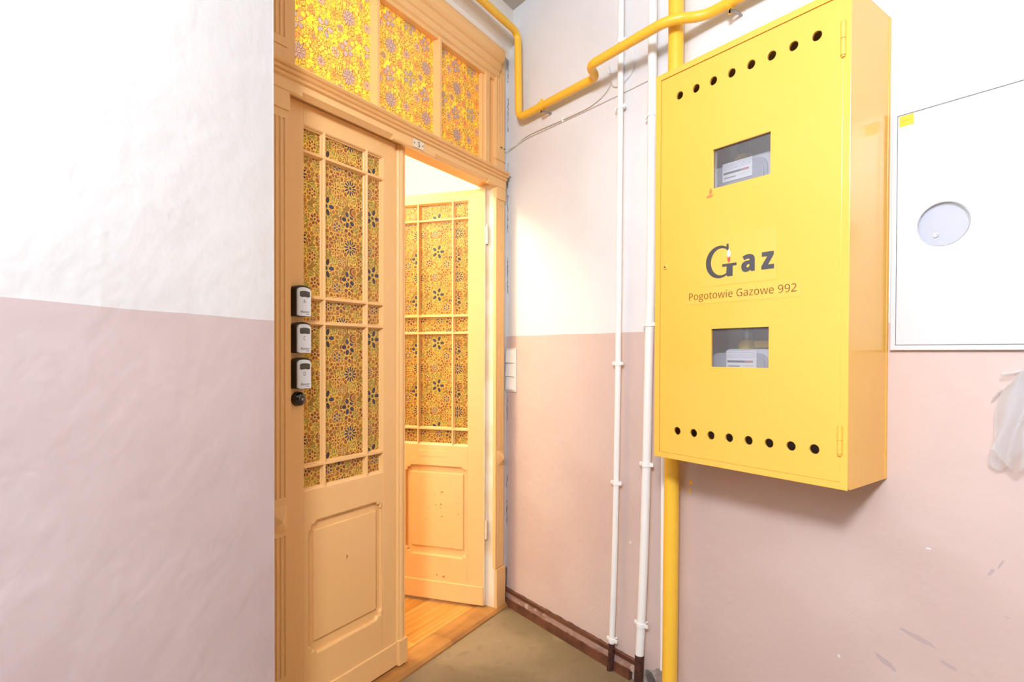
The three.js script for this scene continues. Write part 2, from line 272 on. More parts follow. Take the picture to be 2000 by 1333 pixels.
{ // lintel: plain band with stopped chamfers over each leaf, ribbed moulding, sloping sill
  const lo = 2.197, bandP = (y) => [[-0.10, 2.215], [-0.03, 2.215], [0.014, y], [0.020, y + 0.005], [0.020, 2.242], [-0.10, 2.242]];
  const cham = [[-0.10, 2.215], [-0.03, 2.215], [0.0, 2.202], [0.020, 2.217], [0.020, 2.242], [-0.10, 2.242]];
  put(surround, 'lintel', [exX(bandP(lo), -1.431, -1.30), exX(cham, -1.30, -0.872), exX(bandP(lo), -0.872, -0.613), exX(cham, -0.613, -0.2), exX(bandP(lo), -0.2, -0.042)], M.oak);
  put(surround, 'lintel_moulding', exX([[-0.10, 2.240], [0.022, 2.240], [0.030, 2.243], [0.034, 2.249], [0.028, 2.254], [0.036, 2.257], [0.042, 2.263], [0.036, 2.268], [0.044, 2.271], [0.050, 2.277], [0.046, 2.283], [0.030, 2.286], [-0.005, 2.300], [-0.10, 2.302]], -1.436, -0.046), M.oak);
  put(surround, 'crown_moulding', exX([[-0.10, 2.748], [-0.004, 2.748], [0.002, 2.760], [0.012, 2.766], [0.012, 2.792], [0.020, 2.797], [0.026, 2.806], [0.026, 2.828], [0.036, 2.834], [0.046, 2.846], [0.050, 2.862], [0.050, 2.884], [0.044, 2.897], [-0.10, 2.897]], -1.44, -0.098), M.oak);
  put(surround, 'jamb', [box(-1.350, -1.322, 0, 2.22, -0.12, -0.012)], M.oak);
  put(surround, 'jamb', [box(-0.122, -0.114, 0.02, 2.215, -0.12, 0.006), box(-0.116, -0.075, 0.02, 2.215, -0.13, -0.085)], M.oakEdge, 'whitish right jamb');  // right jamb paler than the rest of the surround
  put(surround, 'cover_strip', [box(-0.1235, -0.117, 0.22, 2.19, -0.004, PL + 0.004)], M.oak);
}
// transom light
const transom = doorStruct('window_1', [-0.76, 2.3, 0], {});
put(transom, 'transom_frame', [box(-1.35, -1.314, 2.295, 2.76, -0.09, 0.002), box(-0.213, -0.112, 2.295, 2.76, -0.09, -0.014), box(-0.2, -0.165, 2.295, 2.76, -0.05, 0.002)], M.oak);
for (const c of [-0.936, -0.556]) put(transom, 'mullion', exY([[c - 0.010, -0.06], [c - 0.010, -0.030], [c - 0.006, 0.004], [c + 0.006, 0.004], [c + 0.010, -0.030], [c + 0.010, -0.06]], 2.295, 2.76), M.oak);
for (const [a, b] of [[-1.33, -0.936], [-0.936, -0.556], [-0.556, -0.2]]) put(transom, 'pane', plain(new THREE.PlaneGeometry(b - a, 0.47).translate((a + b) / 2, 2.525, -0.034)), M.filmTransom);
// threshold
const sill = doorStruct('trim_2', [-0.74, 0, 0]);
put(sill, 'threshold_board', exX([[-0.10, -0.04], [-0.10, 0.012], [-0.085, 0.018], [0.0, 0.022], [0.022, 0.018], [0.034, 0.008], [0.036, -0.02], [0.03, -0.04]], -1.6, 0.0), M.sill);

// ---------------------------------------------------------------- door leaves
function makeLeaf(g, o) {      // x 0..W as seen from the landing, front face at z = 0
  const { W: w, x0, x1, m, H } = o, yb = 0.028, wy0 = 0.853, wy1 = 2.138, b = 0.009, T = -0.042;
  const st = (xa, xb, left) => left ? [[xa, T], [xa, 0], [xb - 0.001, 0], [xb + 0.001, -0.0015], [xb + 0.005, -0.0135], [xb + b, -0.016], [xb + b, T]] : [[xb, T], [xb, 0], [xa + 0.001, 0], [xa - 0.001, -0.0015], [xa - 0.005, -0.0135], [xa - b, -0.016], [xa - b, T]];
  put(g, 'stile', exY(st(0, x0, true), yb, H), M.oak);
  put(g, 'stile', exY(st(x1, w, false).reverse(), yb, H), M.oak);
  put(g, 'top_rail', exX([[T, H], [0, H], [0, wy1], [-0.004, wy1 - 0.004], [-0.008, wy1 - 0.004], [-0.012, wy1 - b], [T, wy1 - b]], x0, x1), M.oak);
  const px0 = o.px0, px1 = o.px1, py0 = 0.262, py1 = 0.737, k = 0.034, e = 0.012;
  const sh = shape(rect(x0 - 0.002, x1 + 0.002, yb, wy0));
  const hp = [[px0, py0 + k], [px0 + e, py0 + k - 0.01], [px0 + e, py0 + e], [px0 + k - 0.01, py0 + e], [px0 + k, py0], [px1 - k, py0], [px1 - k + 0.01, py0 + e], [px1 - e, py0 + e], [px1 - e, py0 + k - 0.01], [px1, py0 + k], [px1, py1 - k], [px1 - e, py1 - k + 0.01], [px1 - e, py1 - e], [px1 - k + 0.01, py1 - e], [px1 - k, py1], [px0 + k, py1], [px0 + k - 0.01, py1 - e], [px0 + e, py1 - e], [px0 + e, py1 - k + 0.01], [px0, py1 - k]];
  sh.holes.push(holeOf(hp.reverse()));
  put(g, 'lower_frame', [exZ(sh, T, 0, 0.006), exX([[T, wy0 - 0.01], [T, wy0 + b], [-0.012, wy0 + b], [-0.004, wy0 + 0.003], [0, wy0 - 0.002], [-0.002, wy0 - 0.01]], x0, x1)], M.oak);
  put(g, 'panel', [box(px0 - 0.01, px1 + 0.01, py0 - 0.01, py1 + 0.01, -0.034, -0.015, 0), exZ(rect(px0 + 0.026, px1 - 0.026, py0 + 0.04, py1 - 0.034), -0.022, -0.0075, 0.0035)], M.oak);
  put(g, 'kick_board', exZ(rect(0.001, o.ast ? o.ast : w - 0.001, yb, 0.125), -0.006, 0.006, 0.003), M.oak);
  const ys = [0.938, 1.446, 1.537, 2.046];
  const mz = (c) => [[c - 0.0095, -0.036], [c - 0.0095, -0.016], [c - 0.0075, -0.0135], [c - 0.0045, -0.0015], [c - 0.0032, 0], [c + 0.0032, 0], [c + 0.0045, -0.0015], [c + 0.0075, -0.0135], [c + 0.0095, -0.016], [c + 0.0095, -0.036]];
  for (const c of m) put(g, 'glazing_bar', exY(mz(c), wy0, wy1), M.oak);
  for (const c of ys) put(g, 'glazing_bar', exX([[-0.036, c - 0.0095], [-0.016, c - 0.0095], [-0.0135, c - 0.0075], [-0.0015, c - 0.005], [0.0004, c - 0.004], [0.0004, c + 0.004], [-0.0015, c + 0.005], [-0.0135, c + 0.0075], [-0.016, c + 0.0095], [-0.036, c + 0.0095]].reverse(), x0, x1), M.oak);
  const X = [x0, ...m, x1], Y = [wy0, ...ys, wy1];
  for (let j = 0; j < 5; j++) for (let i = 0; i < 3; i++) {
    const geo = plain(new THREE.PlaneGeometry(X[i + 1] - X[i], Y[j + 1] - Y[j]).translate((X[i] + X[i + 1]) / 2, (Y[j] + Y[j + 1]) / 2, -0.017));
    uvMetric(geo); const uv = geo.attributes.uv, ox = o.film + (j === 2 || j === 0 ? 0.04 : 0.0) , oy = [0.02, 0.06, 0.10, 0.03, 0.09][j];
    for (let q = 0; q < uv.count; q++) uv.setXY(q, uv.getX(q) + ox, uv.getY(q) + oy);
    put(g, 'pane', geo, M.film, null, true);
  }
}
const LEAF = [-1.312, 0, -0.035];
const door1 = group('door_1', W(...LEAF), TH, { kind: 'structure', label: 'closed left door leaf with small flowered panes and a panelled foot', category: 'door' }, [0, 0, 0]);
makeLeaf(door1, { W: 0.518, x0: 0.058, x1: 0.440, m: [0.149, 0.354], H: 2.211, px0: 0.080, px1: 0.446 - 0.010, film: 0.0 });
{
  const a0 = 0.514, a1 = 0.563, prof = [[a0, -0.046], [a0, 0.004], [a0 + 0.006, 0.010], [a0 + 0.012, 0.008], [a0 + 0.014, 0.012], [a0 + 0.020, 0.015], [a0 + 0.027, 0.015], [a0 + 0.033, 0.012], [a0 + 0.035, 0.009], [a0 + 0.042, 0.010], [a1, 0.004], [a1, -0.012], [a0 + 0.030, -0.012], [a0 + 0.030, -0.046]];
  put(door1, 'cover_moulding', [exY(prof, 0.13, 2.208)], M.oak, 'ribbed moulding on the closing edge');
  put(door1, 'moulding_foot', [box(a0 - 0.001, a1 + 0.002, 0.026, 0.132, -0.012, 0.020, 0.003)], M.oak);
  // knob with rosette
  const knob = put(door1, 'door_knob', lathe([[0, 0.026], [0.010, 0.026], [0.018, 0.0225], [0.0235, 0.016], [0.0245, 0.010], [0.022, 0.006], [0.024, 0.004], [0.026, 0]], [0.032, 1.181, 0], 'z'), M.blackGloss, 'round black knob');
  put(knob, 'keyhole_plug', [cyl(0.005, 0.003, [0.032, 1.181, 0.0265], 'z')], M.steel);
}
const PHI = 75.2 * Math.PI / 180, OW = 0.575;
const hinge = new THREE.Vector3(-0.146, 0, -0.045);
const door2 = group('door_2', (() => { const c = Math.cos(PHI), s = Math.sin(PHI); return W(hinge.x - OW * c, 0, hinge.z - OW * s); })(), TH - PHI, { kind: 'structure', label: 'right door leaf standing open into the lit hall', category: 'door' }, [0, 0, 0]);
makeLeaf(door2, { W: OW, x0: 0.103, x1: 0.487, m: [0.197, 0.398], H: 2.190, px0: 0.125, px1: 0.484, film: 0.09 });
put(door2, 'hinge_edge', box(OW - 0.002, OW + 0.004, 0.028, 2.19, -0.042, -0.001, 0.001), M.oakEdge, 'chipped whitish hinge edge');
for (const y of [0.42, 1.95]) put(door2, 'hinge', [cyl(0.007, 0.09, [OW + 0.012, y, -0.006]), cyl(0.0085, 0.006, [OW + 0.012, y, -0.006]), cyl(0.005, 0.012, [OW + 0.012, y + 0.05, -0.006])], M.oakEdge);

// marks of wear on the leaves
{
  put(door1, 'keyhole_mark', [cyl(0.004, 0.001, [0.258, 0.565, -0.0072], 'z'), box(0.2555, 0.2605, 0.555, 0.566, -0.0076, -0.0067, 0)], M.sill);
  const chips = []; seed = 17;
  for (const [x, y, q] of [[0.30, 0.53, 4], [0.335, 0.60, 7], [0.26, 0.51, 3], [0.33, 0.535, 5], [0.33, 0.515, 4], [0.335, 0.47, 5], [0.29, 0.585, 3], [0.42, 0.545, 3], [0.43, 0.49, 3], [0.35, 0.155, 5], [0.31, 0.16, 3], [0.24, 0.45, 3]]) { const p = []; for (let k = 0; k < 9; k++) { const a = k / 9 * 6.283, d = q * 0.001 * rr(0.5, 1.1); p.push([x + 1.3 * d * Math.cos(a), y + d * Math.sin(a)]); } chips.push(exZ(p, -0.0082, y < 0.2 ? 0.0064 : -0.0071)); }
  put(door2, 'paint_chips', chips, std({ color: 0xb0803c, roughness: 0.7 }));
  put(door2, 'filled_letter_slot', [exZ(rect(0.20, 0.36, 0.788, 0.822), -0.004, 0.0012, 0.001)], M.oak);
}

// ---------------------------------------------------------------- the hall behind the door
const hallFloor = doorStruct('floor_hall', [-0.6, 0, -1.2]);
put(hallFloor, 'subfloor', box(-1.85, 0.75, -0.12, -0.015, -2.42, -0.02, 0), M.gap);
{
  const woods = [0, 1, 2, 3].map((k) => { const n = [nA, nB, nD, nA][k]; return std({ map: tex(512, (i, x, y) => { const g = n[y * 512 + (x >> 3)], h2 = nC[((y * 3) % 512) * 512 + (x >> 5)]; return mixc([[226, 166, 84], [218, 156, 74], [230, 172, 92], [222, 160, 80]][k], [176, 110, 44], sm(0.4, 0.75, 0.55 * g + 0.45 * h2) * 0.75); }, true, 0.6), roughness: 0.35 }); });
  let z = -0.10; for (let k = 0; k < 26; k++) { const w = 0.088; put(hallFloor, 'plank', box(-1.85, 0.75, -0.015, 0.010 + rr(-0.0008, 0.0008), z - w + 0.0012, z, 0.0015), woods[k % 4]); z -= w; }
}
const wh1 = doorStruct('wall_hall_back', [-0.6, 0, -2.4]); put(wh1, 'plaster', box(-1.9, 0.8, -0.02, 3.0, -2.5, -2.38, 0), M.hallWall);
const wh2 = doorStruct('wall_hall_left', [-1.8, 0, -1.2]); put(wh2, 'plaster', box(-1.92, -1.78, -0.02, 3.0, -2.5, -0.1, 0), M.hallWall);
const wh3 = doorStruct('wall_hall_right', [0.6, 0, -1.2]); put(wh3, 'plaster', box(0.62, 0.78, -0.02, 3.0, -2.5, -0.1, 0), M.hallWall);
const wh4 = doorStruct('wall_hall_front', [0.3, 0, -0.16]); put(wh4, 'plaster', [box(-0.06, 0.7, -0.02, 3.0, -0.2, -0.13, 0), box(-1.85, -1.42, -0.02, 3.0, -0.2, -0.13, 0), box(-1.5, 0, 2.86, 3.0, -0.2, -0.1, 0)], M.hallWall);
const ch = doorStruct('ceiling_hall', [-0.6, 3, -1.2]); put(ch, 'plaster', box(-1.92, 0.78, 2.98, 3.08, -2.5, -0.1, 0), M.hallWall);

// lamps (both out of the picture)
function lamp(o, at, L, r, name) {
  const [x, y, z] = at;
  put(o, 'lamp_base', [cyl(r * 0.8, 0.03, [x, y + r + 0.02, z])], M.plastic);
  const em = std({ color: 0xffffff, roughness: 0.6, emissive: new THREE.Color().setRGB(...L.color), emissiveIntensity: 3 });
  const globe = put(o, 'glass_globe', plain(new THREE.SphereGeometry(r, 32, 20).translate(x, y, z)), em); globe.castShadow = false;
  const p = new THREE.PointLight(new THREE.Color().setRGB(...L.color), L.cd, 0, 2); p.castShadow = true; p.shadow.radius = r * 2 / 0.02; p.shadow.mapSize.set(2048, 2048);
  p.position.set(x - o.shift[0], y - o.shift[1], z - o.shift[2]); o.add(p); p.name = numbered('lamp_light');
}
const l1 = thing('ceiling_lamp', 'white globe lamp on the landing ceiling behind the camera', 'lamp', LANDING_LIGHT.at); lamp(l1, LANDING_LIGHT.at, LANDING_LIGHT, 0.11);
const l2 = doorThing('ceiling_lamp', 'warm globe lamp on the hall ceiling behind the transom', 'lamp', HALL_LIGHT.at); lamp(l2, HALL_LIGHT.at, HALL_LIGHT, 0.10);

// ---------------------------------------------------------------- things on the door
function lockbox(letter, yc, label) {
  const u0 = -1.309, w = 0.062, h = 0.106, zb = -0.035, t = 0.036, c = u0 + w / 2;
  const g = doorThing('key_lockbox', label, 'key box', [c, yc - h / 2, zb], { group: 'key boxes on the door stile' });
  const R = (x0, x1, y0, y1, r, rt) => { const s = new THREE.Shape(); s.moveTo(x0 + r, y0); s.lineTo(x1 - r, y0); s.quadraticCurveTo(x1, y0, x1, y0 + r); s.lineTo(x1, y1 - rt); s.quadraticCurveTo(x1 - 0.001, y1 - rt * 0.2, x1 - rt, y1 - rt * 0.06); s.quadraticCurveTo((x0 + x1) / 2, y1 + 0.003, x0 + rt, y1 - rt * 0.06); s.quadraticCurveTo(x0 + 0.001, y1 - rt * 0.2, x0, y1 - rt); s.lineTo(x0, y0 + r); s.quadraticCurveTo(x0, y0, x0 + r, y0); return s; };
  put(g, 'body', exZ(R(u0, u0 + w, yc - h / 2, yc + h / 2, 0.006, 0.014), zb, zb + t - 0.006, 0.004), M.black);
  const cov = put(g, 'cover', exZ(R(u0 + 0.004, u0 + w - 0.003, yc - h / 2 + 0.002, yc + h / 2 - 0.007, 0.005, 0.013), zb + t - 0.010, zb + t, 0.003), M.silver);
  const sx = c + 0.0015, sy = yc + 0.024;
  const win = new THREE.Shape(); win.moveTo(sx - 0.020, sy - 0.009); win.quadraticCurveTo(sx - 0.010, sy - 0.013, sx - 0.006, sy - 0.010); win.lineTo(sx + 0.006, sy - 0.010); win.quadraticCurveTo(sx + 0.012, sy - 0.013, sx + 0.020, sy - 0.009); win.lineTo(sx + 0.020, sy + 0.007); win.quadraticCurveTo(sx, sy + 0.014, sx - 0.020, sy + 0.007);
  put(g, 'dial_shutter', exZ(win, zb + t - 0.004, zb + t + 0.0018, 0.001), M.shutter);
  const mt = canvasTex(256, 384, (x, a, b) => {
    x.fillStyle = '#dfe3e8'; x.fillRect(0, 0, a, b); x.fillStyle = '#2a2a2c'; x.textAlign = 'center';
    x.save(); x.translate(a * 0.47, b * 0.36); x.rotate(-0.06); x.font = '96px sans-serif'; x.fillText(letter, 0, 0); x.restore();
    x.fillStyle = '#141414'; x.save(); x.transform(1, 0, -0.22, 1, b * 0.2, 0); x.font = 'bold 58px serif'; x.fillText('Master', a * 0.47, b * 0.84); x.restore();
    x.font = 'bold 30px sans-serif'; x.fillText('LOCK', a * 0.72, b * 0.93);
  });
  const pw = 0.046, ph = 0.069, face = new THREE.BoxGeometry(pw, ph, 0.0006).translate(c + 0.0015, yc - 0.0175, zb + t + 0.0001);
  put(g, 'front_print', face, std({ map: mt, roughness: 0.4 }), null, true);
  return g;
}
lockbox('A', 1.518, 'key lock box with a letter A, topmost of three on the door edge');
lockbox('C', 1.392, 'key lock box with a letter C, between two like it on the door edge');
lockbox('D', 1.270, 'key lock box with a letter D, just above the black door knob');
{
  const g = doorThing('number_plate', 'small white plate with black number 5 on the door lintel', 'number plate', [-0.725, 2.215, 0.02]);
  const t = canvasTex(384, 192, (x, a, b) => { x.fillStyle = '#ecdcc2'; x.fillRect(0, 0, a, b); x.fillStyle = '#d8cdbb'; x.fillRect(0, 0, a * 0.02, b); x.fillStyle = '#1c1a1a'; x.font = 'bold 170px serif'; x.textAlign = 'center'; x.fillText('5', a * 0.53, b * 0.82); });
  put(g, 'enamel_plate', new THREE.BoxGeometry(0.066, 0.034, 0.002).translate(-0.725, 2.2215, 0.0225), std({ map: t, roughness: 0.3 }), null, true);
  for (const s of [-1, 1]) put(g, 'screw', [cyl(0.0035, 0.002, [-0.725 + s * 0.026, 2.2215, 0.0240], 'z'), box(-0.725 + s * 0.026 - 0.0006, -0.725 + s * 0.026 + 0.0006, 2.2185, 2.2245, 0.0245, 0.0256, 0)], M.steel);
}

// ---------------------------------------------------------------- gas cabinet
const CX = -0.25, Z0 = 1.186, Z1 = 1.797, Y0 = 0.993, Y1 = 2.276;
const cab = group('gas_cabinet', [0, Y0, (Z0 + Z1) / 2], -Math.PI / 2, { label: 'tall yellow metal gas cabinet with two windows and rows of vent holes', category: 'cabinet' }, [(Z0 + Z1) / 2, Y0, 0]);   // local x = world z, local z = out of the wall
{
  const D = -CX, f = 0.020;
  const fr = shape(rect(Z0, Z1, Y0, Y1)); fr.holes.push(holeOf(rect(Z0 + f, Z1 - f, Y0 + f - 0.002, Y1 - f).reverse()));
  const slant = [[Z1 - 0.003, D - 0.0118], [Z1 - 0.0002, D - 0.0118], [Z1 - 0.0002, 0.012], [Z1 - 0.003, 0.012]];
  put(cab, 'housing', [exZ(fr, D - 0.012, D, 0.0012), box(Z0, Z0 + 0.003, Y0, Y1, 0.002, D - 0.004, 0), exY(slant, Y0, Y1), box(Z0, Z1, Y1 - 0.003, Y1, 0.002, D - 0.004, 0), box(Z0, Z1, Y0, Y0 + 0.003, 0.002, D - 0.004, 0), box(Z1 - 0.002, Z1 + 0.0012, Y0, Y1, 0.0, 0.014, 0.0006)], M.yellow);
  put(cab, 'back_panel', box(Z0 + 0.003, Z1 - 0.003, Y0 + 0.003, Y1 - 0.003, 0.002, 0.005, 0), M.greySteel);
  const a0 = 1.2085, a1 = 1.7775, b0 = 1.0115, b1 = 2.2535;
  const pts = rect(a0, a1, b0, b1), sh = shape(pts);
  const win = [[1.405, 1.5875, 1.849, 1.9685], [1.4025, 1.5865, 1.3005, 1.4175]];
  for (const [p, q, r, s] of win) sh.holes.push(holeOf(rect(p, q, r, s).reverse()));
  for (let k = 0; k < 8; k++) { sh.holes.push(circ(1.281 + k * 0.0616, 2.180, 0.0128)); sh.holes.push(circ(1.279 + k * 0.0622, 1.088, 0.0128)); }
  const dp = put(cab, 'cabinet_door', exZ(sh, D - 0.0085, D - 0.0005, 0.001), M.yellow);
  for (const [p, q, r, s] of win) put(dp, 'window_pane', box(p - 0.01, q + 0.01, r - 0.01, s + 0.01, D - 0.0125, D - 0.0095, 0), M.hazyGlass);
  for (const [y0, y1] of [[2.10, 2.185], [1.085, 1.155]]) put(cab, 'hinge', [cyl(0.0065, (y1 - y0) * 0.48, [1.779, y0 + (y1 - y0) * 0.25, D + 0.002]), cyl(0.0065, (y1 - y0) * 0.48, [1.779, y0 + (y1 - y0) * 0.75, D + 0.002]), cyl(0.0045, y1 - y0 + 0.008, [1.779, (y0 + y1) / 2, D + 0.002])], M.yellow);
  const lk = put(dp, 'lock', lathe([[0, 0.004], [0.006, 0.004], [0.0085, 0.0025], [0.009, 0]], [1.229, 1.629, D - 0.001], 'z'), M.yellow);
  put(lk, 'key_slot', [cyl(0.0028, 0.002, [1.229, 1.629, D + 0.003], 'z')], M.shutter);
  const YB = '#f6c22f';
  const gaz = canvasTex(1024, 640, (x, a, b) => {
    x.fillStyle = '#fac054'; x.fillRect(0, 0, a, b);
    const k = a / 0.240, X = (z) => (z - 1.368) * k, Yv = (y) => (1.700 - y) * k;
    x.fillStyle = '#4b4a4e'; x.textBaseline = 'alphabetic'; x.textAlign = 'left';
    // G: heavy bowl, spur and slab foot
    const cx = X(1.4305), cy = Yv(1.6205), ro = 0.0485 * k, rx = 0.0475 * k;
    x.beginPath(); x.ellipse(cx, cy, rx, ro * 1.02, 0, -0.95, Math.PI * 2 - 5.35, true); x.lineTo(cx + rx * 0.45, cy + ro * 0.62); x.ellipse(cx + rx * 0.12, cy, rx * 0.74, ro * 0.84, 0, 0.85, -0.85, false); x.closePath(); x.fill();
    x.fillRect(X(1.4535), Yv(1.672), 0.0075 * k, 0.019 * k);
    x.fillRect(X(1.4395), Yv(1.6125), 0.0475 * k, 0.0085 * k);
    x.beginPath(); x.moveTo(X(1.4545), Yv(1.606)); x.lineTo(X(1.4745), Yv(1.606)); x.lineTo(X(1.4745), Yv(1.5735)); x.lineTo(X(1.456), Yv(1.5735)); x.lineTo(X(1.4535), Yv(1.588)); x.closePath(); x.fill();
    // flame
    const fx = X(1.4615); x.fillStyle = '#f4533c'; x.beginPath(); x.moveTo(fx, Yv(1.613)); x.quadraticCurveTo(fx - 0.009 * k, Yv(1.628), fx - 0.0015 * k, Yv(1.638)); x.quadraticCurveTo(fx + 0.011 * k, Yv(1.628), fx, Yv(1.613)); x.fill();
    x.fillStyle = '#ffffff'; x.beginPath(); x.moveTo(fx - 0.001 * k, Yv(1.630)); x.quadraticCurveTo(fx - 0.012 * k, Yv(1.640), fx, Yv(1.656)); x.quadraticCurveTo(fx + 0.011 * k, Yv(1.641), fx - 0.001 * k, Yv(1.630)); x.fill();
    x.fillStyle = '#4b4a4e'; x.font = `bold ${0.084 * k}px sans-serif`; x.lineWidth = 0.004 * k; x.strokeStyle = x.fillStyle; for (const [c, z] of [['a', 1.5005], ['z', 1.5635]]) { x.fillText(c, X(z), Yv(1.583)); x.strokeText(c, X(z), Yv(1.583)); }
  });
  put(dp, 'gas_sticker', new THREE.BoxGeometry(0.240, 0.150, 0.0006).translate(1.488, 1.625, D - 0.0002), phy({ map: gaz, roughness: 0.3, clearcoat: 0.5, clearcoatRoughness: 0.12 }), 'sticker with the word Gaz and a flame', true);
  const tx = canvasTex(1024, 128, (x, a, b) => { x.fillStyle = '#fabf53'; x.fillRect(0, 0, a, b); x.fillStyle = '#7c4d14'; x.font = '75px sans-serif'; x.textBaseline = 'alphabetic'; const s = 'Pogotowie Gazowe 992', w = x.measureText(s).width; x.save(); x.translate(a * 0.035, b * 0.70); x.scale(a * 0.935 / w, 1.15); x.fillText(s, 0, 0); x.restore(); });
  put(dp, 'emergency_sticker', new THREE.BoxGeometry(0.372, 0.0465, 0.0006).translate(1.492, 1.5205, D - 0.0002), phy({ map: tx, roughness: 0.3, clearcoat: 0.5, clearcoatRoughness: 0.12 }), 'sticker with the gas emergency number', true);
  // red paint smudge below the upper window
  const sp = []; seed = 99; for (let k = 0; k < 16; k++) { const a = k / 16 * 6.283, r = 0.0052 * (0.7 + 0.6 * rnd()); sp.push([1.398 + r * Math.cos(a), 1.842 + 1.9 * r * Math.sin(a)]); }
  const sp2 = []; for (let k = 0; k < 18; k++) { const a = k / 18 * 6.283, r = 0.010 * (0.4 + 0.7 * rnd()); sp2.push([1.393 + 1.4 * r * Math.cos(a), 1.827 + 0.6 * r * Math.sin(a)]); }
  put(dp, 'red_smudge', [exZ(sp, D - 0.001, D + 0.0001), exZ(sp2, D - 0.001, D + 0.00005)], std({ color: 0xe8824e, roughness: 0.5 }));
}
function meter(label, z0, z1, y0, y1, digits) {       // local axes as the cabinet
  const g = group('gas_meter', [-0.04, y0, (z0 + z1) / 2], -Math.PI / 2, { label, category: 'gas meter', group: 'meters inside the gas cabinet' }, [(z0 + z1) / 2, y0, 0.04]);
  const rb = (a, b, c, d, r) => { const s = new THREE.Shape(); s.moveTo(a + r, c); s.lineTo(b - r, c); s.quadraticCurveTo(b, c, b, c + r); s.lineTo(b, d - r); s.quadraticCurveTo(b, d, b - r, d); s.lineTo(a + r, d); s.quadraticCurveTo(a, d, a, d - r); s.lineTo(a, c + r); s.quadraticCurveTo(a, c, a + r, c); return s; };
  put(g, 'casing', exZ(rb(z0, z1, y0, y1, 0.016), 0.04, 0.165, 0.006), M.meter);
  for (const [k, t] of [[0.012, 0.170], [0.024, 0.174]]) { const s = rb(z0 - 0.05, z1 - k, y0 + k, y1 - k, 0.05 - k), i = rb(z0 - 0.05, z1 - k - 0.006, y0 + k + 0.006, y1 - k - 0.006, 0.044 - k); s.holes.push(new THREE.Path(i.getPoints().reverse())); const gg = exZ(s, 0.160, t, 0.0015); put(g, 'embossed_ridge', gg, M.meterRing); }
  const lt = canvasTex(512, 256, (x, a, b) => {
    x.fillStyle = '#f3f4f6'; x.fillRect(0, 0, a, b); x.fillStyle = '#b9bcc0'; seed = 31 + digits;
    for (let r = 0; r < 4; r++) for (let q = 8; q < a - 30;) { const w = rr(8, 34); x.fillRect(q, 16 + r * 22, w, 9); q += w + rr(6, 14); }
    x.fillStyle = '#77797d'; x.fillRect(16, 126, a * 0.58, 30); x.fillStyle = '#c58f90'; x.fillRect(16 + a * 0.58, 126, a * 0.28, 30);
    x.fillStyle = '#8f959a'; x.fillRect(30, 196, a * 0.4, 16); x.fillStyle = '#dfe3c4'; x.fillRect(a * 0.5, 186, a * 0.4, 14);
  });
  put(g, 'dial_plate', new THREE.BoxGeometry(0.100, 0.058, 0.002).translate(z0 + 0.064, y1 - 0.036, 0.176), std({ map: lt, roughness: 0.35 }), null, true);
  const nx = z0 + 0.045;
  put(g, 'union_nut', [cyl(0.030, 0.022, [nx, y1 + 0.011, 0.105], 'y', 0.030, 8), cyl(0.022, 0.008, [nx, y1 + 0.025, 0.105])], M.nut);
  put(g, 'inlet_pipe', [cyl(0.019, 0.09, [nx, y1 + 0.07, 0.105]), cyl(0.024, 0.006, [nx, y1 + 0.052, 0.105])], M.steel);
  if (digits) put(g, 'union_bridge', [box(nx + 0.032, z1 + 0.04, y1 + 0.004, y1 + 0.026, 0.08, 0.13, 0.003)], M.nut);
}
meter('pale grey gas meter behind the upper cabinet window', 1.378, 1.548, 1.70, 1.948, 0);
meter('pale grey gas meter behind the lower cabinet window', 1.396, 1.556, 1.13, 1.356, 1);

// ---------------------------------------------------------------- pipes on the right wall
function clamp(g, c, r, m) {       // split ring round a pipe along y, with a stem to the wall
  const [x, y, z] = c;
  return [plain(new THREE.CylinderGeometry(r + 0.0035, r + 0.0035, 0.016, 24).translate(x, y, z)), box(x - 0.004, x + 0.004, y - 0.007, y + 0.007, z - r - 0.016, z + r + 0.016, 0.002), cyl(0.004, -x + 0.004, [x / 2, y, z + r * 0.2], 'x')];
}
{
  const g = thing('gas_riser', 'thick vertical yellow gas pipe running behind the left side of the yellow cabinet', 'pipe', [-0.062, 0, 1.11]);
  put(g, 'pipe', tube(bend([[-0.062, 0.0, 1.112], [-0.062, 1.6, 1.122], [-0.062, CEIL, 1.126]], 0.2), 0.0278, 60, 28), M.pipeYellow);
  put(g, 'pipe_clamp', clamp(g, [-0.062, 1.9, 1.122], 0.0278), M.pipeYellow);
}
{
  const A = W(-1.45, 2.962, 0.118), y = 2.523;
  const g = thing('gas_branch_pipe', 'thin yellow gas pipe bent along the wall above the door and past the riser', 'pipe', [-0.05, y, 0.5]);
  const pts = [A, [-0.048, 2.960, 0.152], [-0.048, y + 0.005, 0.163], [-0.048, y, 0.705], [-0.136, y + 0.002, 0.752], [-0.136, y + 0.004, 1.155], [-0.05, y + 0.006, 1.235], [-0.05, y + 0.008, 2.4]];
  put(g, 'pipe', tube(bend(pts, [0.05, 0.045, 0.035, 0.04, 0.06, 0.05]), 0.0182, 420, 20), M.pipeYellow);
  for (const z of [0.345, 1.335]) {
    const ring = plain(new THREE.CylinderGeometry(0.0215, 0.0215, 0.013, 24).rotateX(Math.PI / 2).translate(-0.05, y + 0.003, z));
    put(g, 'pipe_clamp', [ring, box(-0.054, -0.046, y - 0.034, y + 0.036, z - 0.0055, z + 0.0055, 0.002)], M.pipeYellow);
    put(g, 'clamp_screw', [cyl(0.0045, 0.05, [-0.024, y - 0.026, z + 0.012], 'x'), cyl(0.008, 0.004, [-0.052, y - 0.026, z + 0.004], 'x')], M.steel);
  }
}
